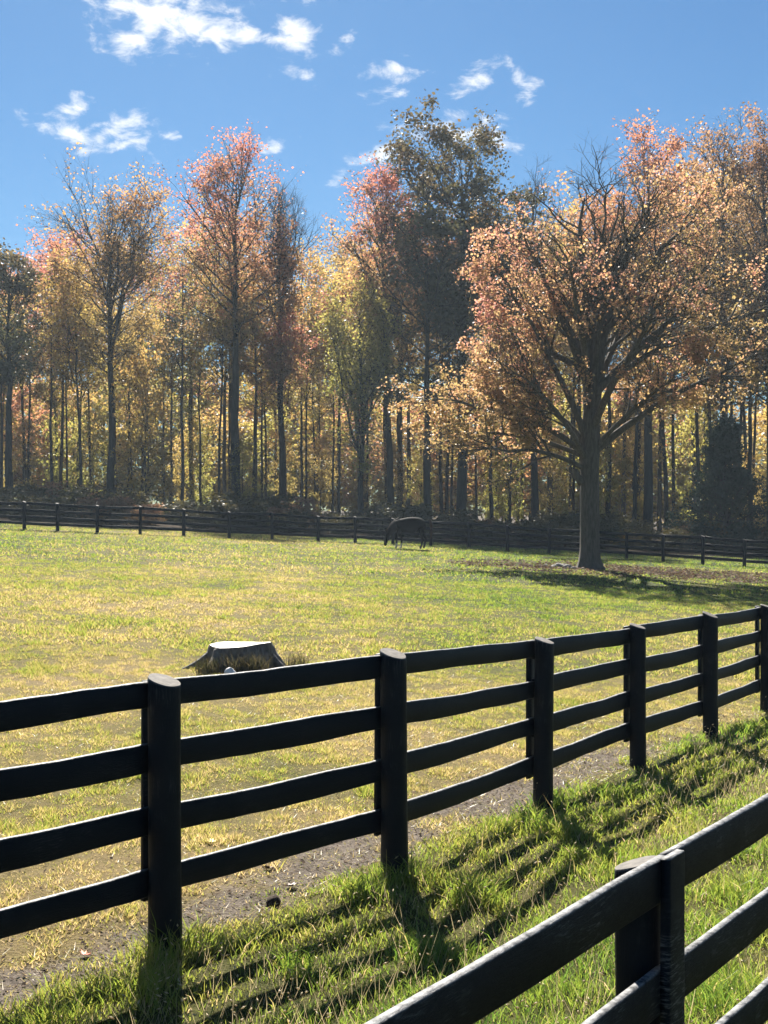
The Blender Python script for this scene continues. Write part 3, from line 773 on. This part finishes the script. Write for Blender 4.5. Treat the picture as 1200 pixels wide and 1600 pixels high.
# --- shrubs behind the far fence
shr = [make_tree_data(400 + i, H=2.2, cb=.04, Rc=1.5, r0=.04, n1=16, n2=6, n3=4, lv=9, leaf=.16, e0=.3, e1=1.1, spread=.16) for i in range(3)]
SM = [(mesh('trunk', *d[0], M_BARK_DARK, smooth=True), mesh('crown', d[1][0], d[1][1], LM['shrub'], {'tone': d[1][2]})) for d in shr]
n = 70; pxs = np.linspace(-120, 1330, n) + rg.normal(0, 12, n)
for i, px in enumerate(pxs):
    d = 84 + (i * 5 % 7) * 2.6 + rg.random() * 2; s = (.65 + .6 * rg.random()) * (.95 if px < 480 else .85); p_ = rg.random()
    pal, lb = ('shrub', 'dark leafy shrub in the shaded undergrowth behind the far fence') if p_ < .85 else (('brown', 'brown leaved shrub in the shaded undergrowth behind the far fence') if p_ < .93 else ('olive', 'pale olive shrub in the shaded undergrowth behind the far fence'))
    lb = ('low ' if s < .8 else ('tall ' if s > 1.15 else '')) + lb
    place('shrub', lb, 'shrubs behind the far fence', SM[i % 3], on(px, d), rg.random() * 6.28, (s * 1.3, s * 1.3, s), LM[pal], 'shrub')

# --- evergreen at the right of the wood's edge
cd = make_tree_data(500, H=height_for(1135, 88, 655), cb=.03, Rc=2.7, r0=.22, n1=60, n2=7, n3=5, lv=12, leaf=.17, shape='cone', e0=.0, e1=.9, spread=.2, droop=.1)
tree_obj('evergreen_tree', 'dense dark green evergreen standing just behind the far fence', 'tree', cd, on(1135, 88), 0, M_BARK_DARK, LM['cedar'])


# --- the lone maple in the pasture
def lone_maple():
    rng = np.random.default_rng(77); base = np.array([at_tree[0], at_tree[1], float(G(*at_tree))])
    t = thing('maple_tree', 'lone spreading maple with orange red leaves and thick bare trunk in the pasture', 'tree', base)
    # trunk with root flare
    zs = np.array([-.25, 0, .12, .35, .8, 1.8, 3.0, 4.2, 5.4, 6.6]); rr = np.array([.84, .66, .54, .46, .41, .39, .38, .39, .41, .30])
    cx = np.array([0, 0, 0, .0, .0, -.01, .01, .02, .05, .07]); sd = 28; V = []
    for i, z in enumerate(zs):
        for j in range(sd):
            a = 2 * math.pi * j / sd
            fl = max(0, 1 - max(z, 0) / .9)
            r = rr[i] * (1 + .16 * fl * math.cos(5 * a + .8) + .05 * math.sin(3 * a + z) + .02 * rng.standard_normal())
            V.append((cx[i] + r * math.cos(a), r * math.sin(a), z))
    Q = [[i * sd + j, i * sd + (j + 1) % sd, (i + 1) * sd + (j + 1) % sd, (i + 1) * sd + j] for i in range(len(zs) - 1) for j in range(sd)]
    # a short dead stub on the trunk
    sv, sq = tubes(np.array([[[-.3, -.1, 3.6], [-.56, -.18, 3.85], [-.60, -.2, 4.15]]]), np.array([[.2, .15, .11]]), 9)
    Vt = np.concatenate([np.array(V), sv]); Qt = np.concatenate([np.array(Q), sq + len(V)])
    obj('trunk', mesh('trunk', Vt, Qt, M_BARK, smooth=True), t)
    # main limbs: start height, target (x right, y away, z up), start radius
    limbs = [(5.6, (-.5, .3, 16.4), .30), (5.4, (-2.5, -1.2, 13.6), .25), (5.9, (1.8, .4, 16.2), .27), (5.5, (4.8, .8, 14.6), .25), (5.2, (6.4, -.8, 13.0), .23),
             (4.7, (-6.2, -.8, 7.2), .17), (5.0, (-4.0, 1.6, 10.2), .18), (4.9, (7.4, -.6, 9.2), .2), (5.0, (5.8, 2.0, 8.2), .15), (5.2, (-1.8, -5.0, 11.8), .2), (5.4, (2.4, -5.2, 11.2), .2),
             (5.4, (-2.0, 4.6, 13.0), .2), (5.4, (3.4, 4.6, 12.8), .2), (4.1, (-5.7, -2.4, 4.7), .13), (5.0, (3.8, -4.0, 7.8), .13), (5.6, (.6, -2.0, 15.0), .2), (4.5, (-3.6, -4.2, 8.0), .14), (5.2, (8.2, .8, 11.6), .16),
             (5.6, (-3.3, -.6, 11.8), .18), (5.2, (-4.9, .6, 8.4), .16), (6.0, (.5, -.4, 16.4), .18), (5.5, (3.3, -.6, 16.0), .18), (4.6, (-6.4, .8, 5.6), .13)]
    Call = []
    for li, (z0, tg, r0) in enumerate(limbs):
        tg = np.array(tg, float)
        if li > 0 and tg[2] > 9.5: z0 = 4.8 + 4.6 * ((li * .618) % 1)
        tl = max(0., (z0 - 5.6) / 10.8)
        st = np.array([.06 - .56 * tl + (.18 * np.sign(tg[0]) * min(1, abs(tg[0]) / 3) if tl == 0 else 0), .3 * tl + (.1 * np.sign(tg[1]) if tl == 0 else 0), z0])
        s = np.linspace(0, 1, 12)[:, None]; dv = tg - st; Ln = np.linalg.norm(dv)
        low = tg[2] < 8.5
        ctrl = st + dv * .45 + np.array([0, 0, (1.0 if not low else 1.4)]) * Ln * (.10 if not low else .13)
        P = (1 - s) ** 2 * st + 2 * s * (1 - s) * ctrl + s * s * tg
        w = np.cumsum(rng.standard_normal((12, 3)), 0) * Ln * .012; P = P + (w - w[0]) * s
        P0 = P[None]; R0 = (.85 * r0 * np.linspace(1, .10, 12) ** .85)[None]
        W_, Qw = [], []; off = 0
        V1, Q1 = tubes(P0, R0, 9); W_.append(V1); Qw.append(Q1); off += len(V1)
        L1, R1, _ = kids(P0, R0, 15, rng, .25, .75, .36, 1.0, (.012, .014), .12, 6)
        V1, Q1 = tubes(L1, R1, 5); W_.append(V1); Qw.append(Q1 + off); off += len(V1)
        L2, R2, _ = kids(L1, R1, 7, rng, .2, .8, .5, .6, (.007, .008), .08, 4)
        V1, Q1 = tubes(L2, R2, 4); W_.append(V1); Qw.append(Q1 + off); off += len(V1)
        L3, R3, _ = kids(L2, R2, 4, rng, .25, .8, .6, .35, (.004, .005), .06, 3)
        V1, Q1 = tubes(L3, R3, 3); W_.append(V1); Qw.append(Q1 + off)
        Wl = np.concatenate(W_); Wl[:, 2] = np.where(Wl[:, 2] > 13.5, 13.5 + (Wl[:, 2] - 13.5) * .78, Wl[:, 2])
        obj('limb', mesh('limb', Wl, np.concatenate(Qw), M_BARK, smooth=True), t)
        lv = 13; m = len(L3); pi = np.repeat(np.arange(m), lv); fr = rng.random(m * lv)[:, None]
        Call.append(L3[pi, 0] * (1 - fr) + L3[pi, 2] * fr + rng.standard_normal((m * lv, 3)) * .085)
    C = np.concatenate(Call); C[:, 2] = np.where(C[:, 2] > 13.5, 13.5 + (C[:, 2] - 13.5) * .78, C[:, 2])
    nz = sway_noise(C, 8, 1.5); nz2 = sway_noise(C, 19, 3.5)
    thin = (.45 + .53 * sstep(11.0, 13.6, C[:, 2])) * sstep(7.5, 10.5, C[:, 2]) * np.exp(-((C[:, 0] - .4) / 4.0) ** 2)
    keep = rng.random(len(C)) < np.clip(1 - 1.05 * thin, 0, 1) * np.clip(.36 + 3.4 * (nz - .46), .05, 1); keep &= C[:, 2] > 3.1
    C, nz, nz2 = C[keep], nz[keep], nz2[keep]
    left = sstep(1, -6, C[:, 0])
    tone = .45 + .26 * left * sstep(5, 12, C[:, 2]) + .7 * (nz2 - .5) + .38 * (rng.random(len(C)) - .5)
    V, Q, c = leaf_quads(C, .118, tone, rng, .2)
    obj('crown', mesh('crown', V, Q, LM['maple'], {'tone': c}), t)
    return base


TB = lone_maple()

# ------------------------------------------------------------------ stones and small things
kk = NT('field_stone'); nn = kk.noise(6, 6, .65, kk.coord()); M_STONE = kk.pbr(kk.ramp(nn, [(.3, (.10, .095, .09)), (.7, (.26, .245, .225))]), .85, kk.bump(nn, .6, .03), .3)
kk = NT('white_stone'); nn = kk.noise(6, 6, .65, kk.coord()); M_WHITE = kk.pbr(kk.ramp(nn, [(.3, (.62, .6, .57)), (.7, (.85, .84, .82))]), .8, kk.bump(nn, .4, .02), .3)
kk = NT('dark_clod'); nn = kk.noise(14, 6, .65, kk.coord()); M_CLOD = kk.pbr(kk.ramp(nn, [(.3, (.02, .015, .012)), (.7, (.08, .06, .045))]), .95, kk.bump(nn, .8, .02), .1)


def rock(name, label, cat, loc, size, seed, mat, group=None, squash=.65):
    rng = np.random.default_rng(seed); nu, nv = 14, 8; V = []; ph = rng.random(6) * 6.28
    dirs = unit(rng.standard_normal((7, 3))); off = .62 + .25 * rng.random(7)
    for i in range(nv + 1):
        for j in range(nu):
            th = math.pi * i / nv; a = 2 * math.pi * j / nu; v = np.array([math.sin(th) * math.cos(a), math.sin(th) * math.sin(a), math.cos(th)])
            k = min([1.0] + [o / max(1e-3, float(v @ d)) for d, o in zip(dirs, off) if v @ d > 0]); V.append(v * k * size * np.array([1, .8, squash]) * (1 + .03 * rng.standard_normal()))
    Q = [[i * nu + j, (i + 1) * nu + j, (i + 1) * nu + (j + 1) % nu, i * nu + (j + 1) % nu] for i in range(nv) for j in range(nu)]
    o = obj(name, mesh('rock', V, np.array(Q), mat), None, (loc[0], loc[1], loc[2] + size * squash * .35), (0, 0, rng.random() * 6.28))
    return tag(o, label, cat, group)


for i, (dx, dy, s_) in enumerate(((-.95, -.5, .24), (-1.25, -.1, .28), (-.75, -.95, .18), (-1.55, -.55, .2), (-1.05, .45, .22), (-.45, -1.1, .14), (-1.8, .1, .16))):
    x, y = TB[0] + dx, TB[1] + dy
    rock('stone', 'pale stone in the low heap at the foot of the lone maple', 'stone', (x, y, float(G(x, y))), s_, 600 + i, M_STONE, 'stones at the foot of the maple', .55)


# tree stump with flaring roots
def stump():
    p = at(377, 1047); rng = np.random.default_rng(5)
    t = thing('tree_stump', 'wide sawn tree stump with pale flat top in the pasture', 'stump', p)
    kb = NT('stump_bark'); v = kb.coord((9, 9, 1.6)); n1 = kb.noise(2.2, 6, .65, v); mb = kb.pbr(kb.ramp(n1, [(.3, (.06, .055, .05)), (.7, (.24, .22, .20))]), .85, kb.bump(n1, .9, .04), .3)
    kt = NT('stump_cut_wood'); tc = kt.n('ShaderNodeTexCoord'); wv = kt.n('ShaderNodeTexWave', wave_type='RINGS', rings_direction='Z'); wv.inputs['Scale'].default_value = 9; wv.inputs['Distortion'].default_value = 3; wv.inputs['Detail'].default_value = 4; wv.inputs['Detail Scale'].default_value = 1.5
    kt.l(tc.outputs['Object'], wv.inputs['Vector']); n2 = kt.noise(8, 6, .7, tc.outputs['Object']); mt = kt.pbr(kt.mix(n2, kt.ramp(wv.outputs['Fac'], [(0, (.20, .18, .155)), (1, (.40, .37, .33))]), (.30, .275, .245)), .6, kt.bump(n2, .4, .02), .4)
    sd = 40; prof = [(-.12, .58), (.0, .54), (.06, .51), (.14, .49), (.22, .455), (.30, .43), (.355, .415)]; V = []
    ph = rng.random(3) * 6.28
    for i, (z, r) in enumerate(prof):
        fl = max(0, 1 - max(z, 0) / .36)
        for j in range(sd):
            a = 2 * math.pi * j / sd
            k = r * (1 + fl * (.20 * math.cos(5 * a + ph[0]) + .10 * math.cos(8 * a + ph[1])) + .035 * math.cos(7 * a + ph[2]) + .026 * rng.standard_normal())
            V.append((k * math.cos(a), k * .92 * math.sin(a), z + (.015 * math.cos(a * 2 + 1) + .018 * math.cos(a) if i == len(prof) - 1 else 0)))
    Q = [[i * sd + j, i * sd + (j + 1) % sd, (i + 1) * sd + (j + 1) % sd, (i + 1) * sd + j] for i in range(len(prof) - 1) for j in range(sd)]
    obj('bark', mesh('bark', V, np.array(Q), mb, smooth=True), t)
    top = V[-sd:]; Vt = [(x * .995, y * .995, z + .001) for x, y, z in top] + [(x * .5, y * .5, .355 + .006 * rng.standard_normal()) for x, y, z in top] + [(0, 0, .352)]
    Q = [[j, (j + 1) % sd, sd + (j + 1) % sd, sd + j] for j in range(sd)]; Tt = [[sd + j, sd + (j + 1) % sd, 2 * sd] for j in range(sd)]
    obj('cut_top', mesh('cut_top', Vt, [np.array(Q), np.array(Tt)], mt), t)
    rd = [(-1.0, -.15, .55), (.95, -.3, .4), (-.6, -.8, .35), (.5, -.85, .35)]
    for dx, dy, L_ in rd:
        u = unit(np.array([dx, dy])); P = np.array([[*(u * (.42 + L_ * k)), .20 * (1 - k) ** 2 - .02 * k] for k in np.linspace(0, 1, 7)])[None]
        Vr, Qr = tubes(P, (.07 * np.linspace(1, .25, 7))[None], 8); obj('root', mesh('root', Vr, Qr, mb, smooth=True), t)
    rock('stone', 'small white stone leaning in the grass before the stump', 'stone', (p[0] - .04, p[1] - .85, float(G(p[0] - .04, p[1] - .85))), .10, 640, M_WHITE, None, 1.1)
    # weeds left uncut round the stump
    spots = [(.06, -.56, .30, 220, .20, 'tuft of dry weeds growing against the front of the stump'), (-.36, -.55, .24, 240, .18, 'low green weeds growing over the stump root flare'), (.78, -.25, .34, 200, .16, 'upright grass clump standing just beside the stump'), (.28, -.58, .30, 200, .16, 'wispy brown weed clump leaning on the stump bark')]
    for dx, dy, h, n_, r_, lb in spots:
        a = rng.random(n_) * 6.28; q = r_ * np.sqrt(rng.random(n_)); x = q * np.cos(a); y = q * np.sin(a) * .7
        bx, by = p[0] + dx, p[1] + dy; bz = float(G(bx, by))
        P = np.stack([x, y, G(bx + x, by + y) - bz], 1)
        tone = np.clip((.0 if 'green' in lb else .2) + .8 * rng.random(n_) ** 1.5, 0, 1)
        Vb, Tb, c = blades(P, h * (.5 + .7 * rng.random(n_)), np.full(n_, .007), tone, .6, 2, rng)
        tag(obj('grass_tuft', mesh('grass_tuft', Vb, Tb, M_WEED, {'tone': c}), None, (bx, by, bz)), lb, 'grass tuft')


stump()


def fallen_leaf(px, py, size, col, label, seed):
    p = at(px, py); rng = np.random.default_rng(seed)
    k = NT('dry_leaf'); nn_ = k.noise(40, 4, .6, k.coord()); c = k.mix(nn_, col, tuple(x * .5 for x in col))
    m_ = k.pbr(c, .6, None, .3)
    pts = [(0, -1.0), (.12, -.5), (.55, -.62), (.45, -.2), (.98, .12), (.6, .3), (.62, .66), (.25, .5), (0, 1.05), (-.25, .5), (-.62, .66), (-.6, .3), (-.98, .12), (-.45, -.2), (-.55, -.62), (-.12, -.5)]
    V = [(x * size, y * size, size * (.45 * abs(x) + .25 * y * y) * (.8 + .4 * rng.random())) for x, y in pts] + [(0, 0, 0)]
    n_ = len(pts); V = V + [(x, y, z - .002) for x, y, z in V]
    T = [[j, (j + 1) % n_, n_] for j in range(n_)] + [[(j + 1) % n_ + n_ + 1, j + n_ + 1, 2 * n_ + 1] for j in range(n_)]
    Q = [[j, j + n_ + 1, (j + 1) % n_ + n_ + 1, (j + 1) % n_] for j in range(n_)]
    tag(obj('fallen_leaf', mesh('fallen_leaf', V, [np.array(T), np.array(Q)], m_), None, p + np.array([0, 0, .012]), (rng.normal() * .3, rng.normal() * .3, rng.random() * 6.28)), label, 'leaf')


fallen_leaf(331, 1320, .042, (.70, .52, .10), 'bright yellow fallen leaf on the trampled soil behind the fence', 1)
fallen_leaf(133, 1498, .035, (.48, .10, .03), 'orange red fallen leaf on the bare dirt beneath the bottom rail', 2)
fallen_leaf(455, 1388, .045, (.10, .05, .03), 'curled dark brown leaf at the border of dirt and lane grass', 3)
fallen_leaf(20, 1316, .04, (.40, .30, .18), 'pale tan fallen leaf on the dry pasture by the fence', 4)
fallen_leaf(418, 1360, .045, (.12, .065, .035), 'dull brown leaf lying flat on the bare dirt', 5)
rock('soil_clod', 'dark round clod of earth where the dirt meets the lane grass', 'clod', at(428, 1414), .055, 650, M_CLOD, None, .8)


# ------------------------------------------------------------------ the grazing horse
def horse():
    p = at(638, 858); rng = np.random.default_rng(9)
    t = thing('horse', 'dark horse with white socks grazing head down before the far fence', 'horse', p, 0, None, (1.08, 1.08, 1.08))
    pts = [(.58, 0, 1.18, .37, .40), (.18, 0, 1.13, .41, .42), (-.26, 0, 1.14, .40, .41), (-.54, 0, 1.08, .33, .30), (-.78, 0, .93, .23, .19), (-.96, 0, .68, .16, .13), (-1.0, 0, .52, .14, .12), (-1.06, 0, .25, .085, .08), (-1.08, 0, .14, .07, .065), (.82, 0, 1.20, .26, .26)]
    ed = [(0, 1), (1, 2), (2, 3), (3, 4), (4, 5), (5, 6), (6, 7), (7, 8), (0, 9)]
    def leg(root, chain):
        prev = root
        for c in chain: pts.append(c); ed.append((prev, len(pts) - 1)); prev = len(pts) - 1
    for s_, dx in ((1, .06), (-1, -.10)):
        leg(0, [(.66, .15 * s_, .98, .15, .2), (.56 + dx * .5, .16 * s_, .80, .10, .13), (.76 + dx, .15 * s_, .53, .055, .075), (.70 + dx, .15 * s_, .17, .042, .045), (.67 + dx, .15 * s_, .10, .05, .05), (.65 + dx, .15 * s_, .02, .06, .06)])
        leg(2, [(-.38, .15 * s_, .92, .11, .15), (-.40 + dx, .15 * s_, .70, .075, .09), (-.40 + dx * 1.5, .15 * s_, .48, .055, .06), (-.40 + dx * 1.5, .15 * s_, .16, .04, .045), (-.43 + dx * 1.5, .15 * s_, .10, .05, .05), (-.45 + dx * 1.5, .15 * s_, .02, .06, .06)])
    me = bpy.data.meshes.new('horse_cage'); me.from_pydata([q[:3] for q in pts], ed, []); o = obj('body', me, t)
    o.modifiers.new('skin', 'SKIN'); sk = me.skin_vertices[0].data
    for i, q in enumerate(pts): sk[i].radius = (q[3], q[4])
    for i in range(len(pts)): sk[i].use_root = (i == 0)
    sb = o.modifiers.new('sub', 'SUBSURF'); sb.levels = 2; sb.render_levels = 2
    dg = bpy.context.evaluated_depsgraph_get(); nm = bpy.data.meshes.new_from_object(o.evaluated_get(dg)); o.modifiers.clear(); o.data = nm
    k = NT('horse_coat'); z = k.n('ShaderNodeSeparateXYZ'); k.l(k.n('ShaderNodeTexCoord').outputs['Object'], z.inputs[0])
    sock = k.math('MULTIPLY', k.math('SUBTRACT', .30, z.outputs[2]), 20.0, True)
    fr = k.math('LESS_THAN', z.outputs[0], .2); nh = k.math('GREATER_THAN', z.outputs[0], -.8)
    f = k.math('MULTIPLY', k.math('MULTIPLY', sock, fr), nh)
    c = k.mix(f, k.mix(k.noise(5, 4, .6, k.coord()), (.0022, .0024, .003), (.004, .0035, .0035)), (.55, .50, .44))
    nm.materials.clear(); nm.materials.append(k.pbr(c, .75, None, .03))
    nm.polygons.foreach_set('use_smooth', np.ones(len(nm.polygons), bool))
    kh = NT('horse_hair'); mh = kh.pbr((.05, .022, .012), .6, None, .3)
    Pt = np.array([[(.95, 0, 1.36), (1.03, 0, 1.28), (1.07, 0, 1.05), (1.06, 0, .75), (1.04, 0, .45)]], float); V, Q = tubes(Pt, np.array([[.04, .06, .08, .07, .015]]), 10); obj('tail', mesh('tail', V, Q, mh, smooth=True), t)
    Pm = np.array([[(-.42, 0, 1.47), (-.62, 0, 1.33), (-.80, .0, 1.14), (-.95, 0, .90), (-1.03, 0, .74)]], float); V, Q = tubes(Pm, np.array([[.02, .045, .05, .045, .02]]), 8); obj('mane', mesh('mane', V, Q, mh, smooth=True), t)
    for s_ in (1, -1):
        Pe = np.array([[(-.98, .06 * s_, .80), (-1.04, .08 * s_, .86), (-1.09, .085 * s_, .93)]], float); V, Q = tubes(Pe, np.array([[.035, .035, .004]]), 7); obj('ear', mesh('ear', V, Q, nm.materials[0], smooth=True), t)


horse()
# ------------------------------------------------------------------ the air between the camera and the wood
def haze():
    x0, x1, y0, y1, z0, z1 = -260., 260., -60., 300., -12., 60.
    V = [(x, y, z) for z in (z0, z1) for x, y in ((x0, y0), (x1, y0), (x1, y1), (x0, y1))]
    Q = [[3, 2, 1, 0], [4, 5, 6, 7], [0, 1, 5, 4], [1, 2, 6, 5], [2, 3, 7, 6], [3, 0, 4, 7]]
    m_ = bpy.data.materials.new('haze'); m_.use_nodes = True; nt = m_.node_tree; nt.nodes.clear(); o_ = nt.nodes.new('ShaderNodeOutputMaterial'); v_ = nt.nodes.new('ShaderNodeVolumePrincipled')
    v_.inputs['Color'].default_value = (.68, .84, 1.0, 1); v_.inputs['Density'].default_value = HAZE; v_.inputs['Anisotropy'].default_value = .2
    nt.links.new(v_.outputs[0], o_.inputs['Volume'])
    tag(obj('haze', mesh('haze', V, np.array(Q), m_)), 'thin bluish autumn haze hanging over pasture and wood', 'haze', kind='stuff')


HAZE = 0.0003
haze()
print('tris', sum(sum(len(p.vertices) - 2 for p in m.polygons) if len(m.polygons) < 20000 else len(m.loops) - 2 * len(m.polygons) for m in bpy.data.meshes))
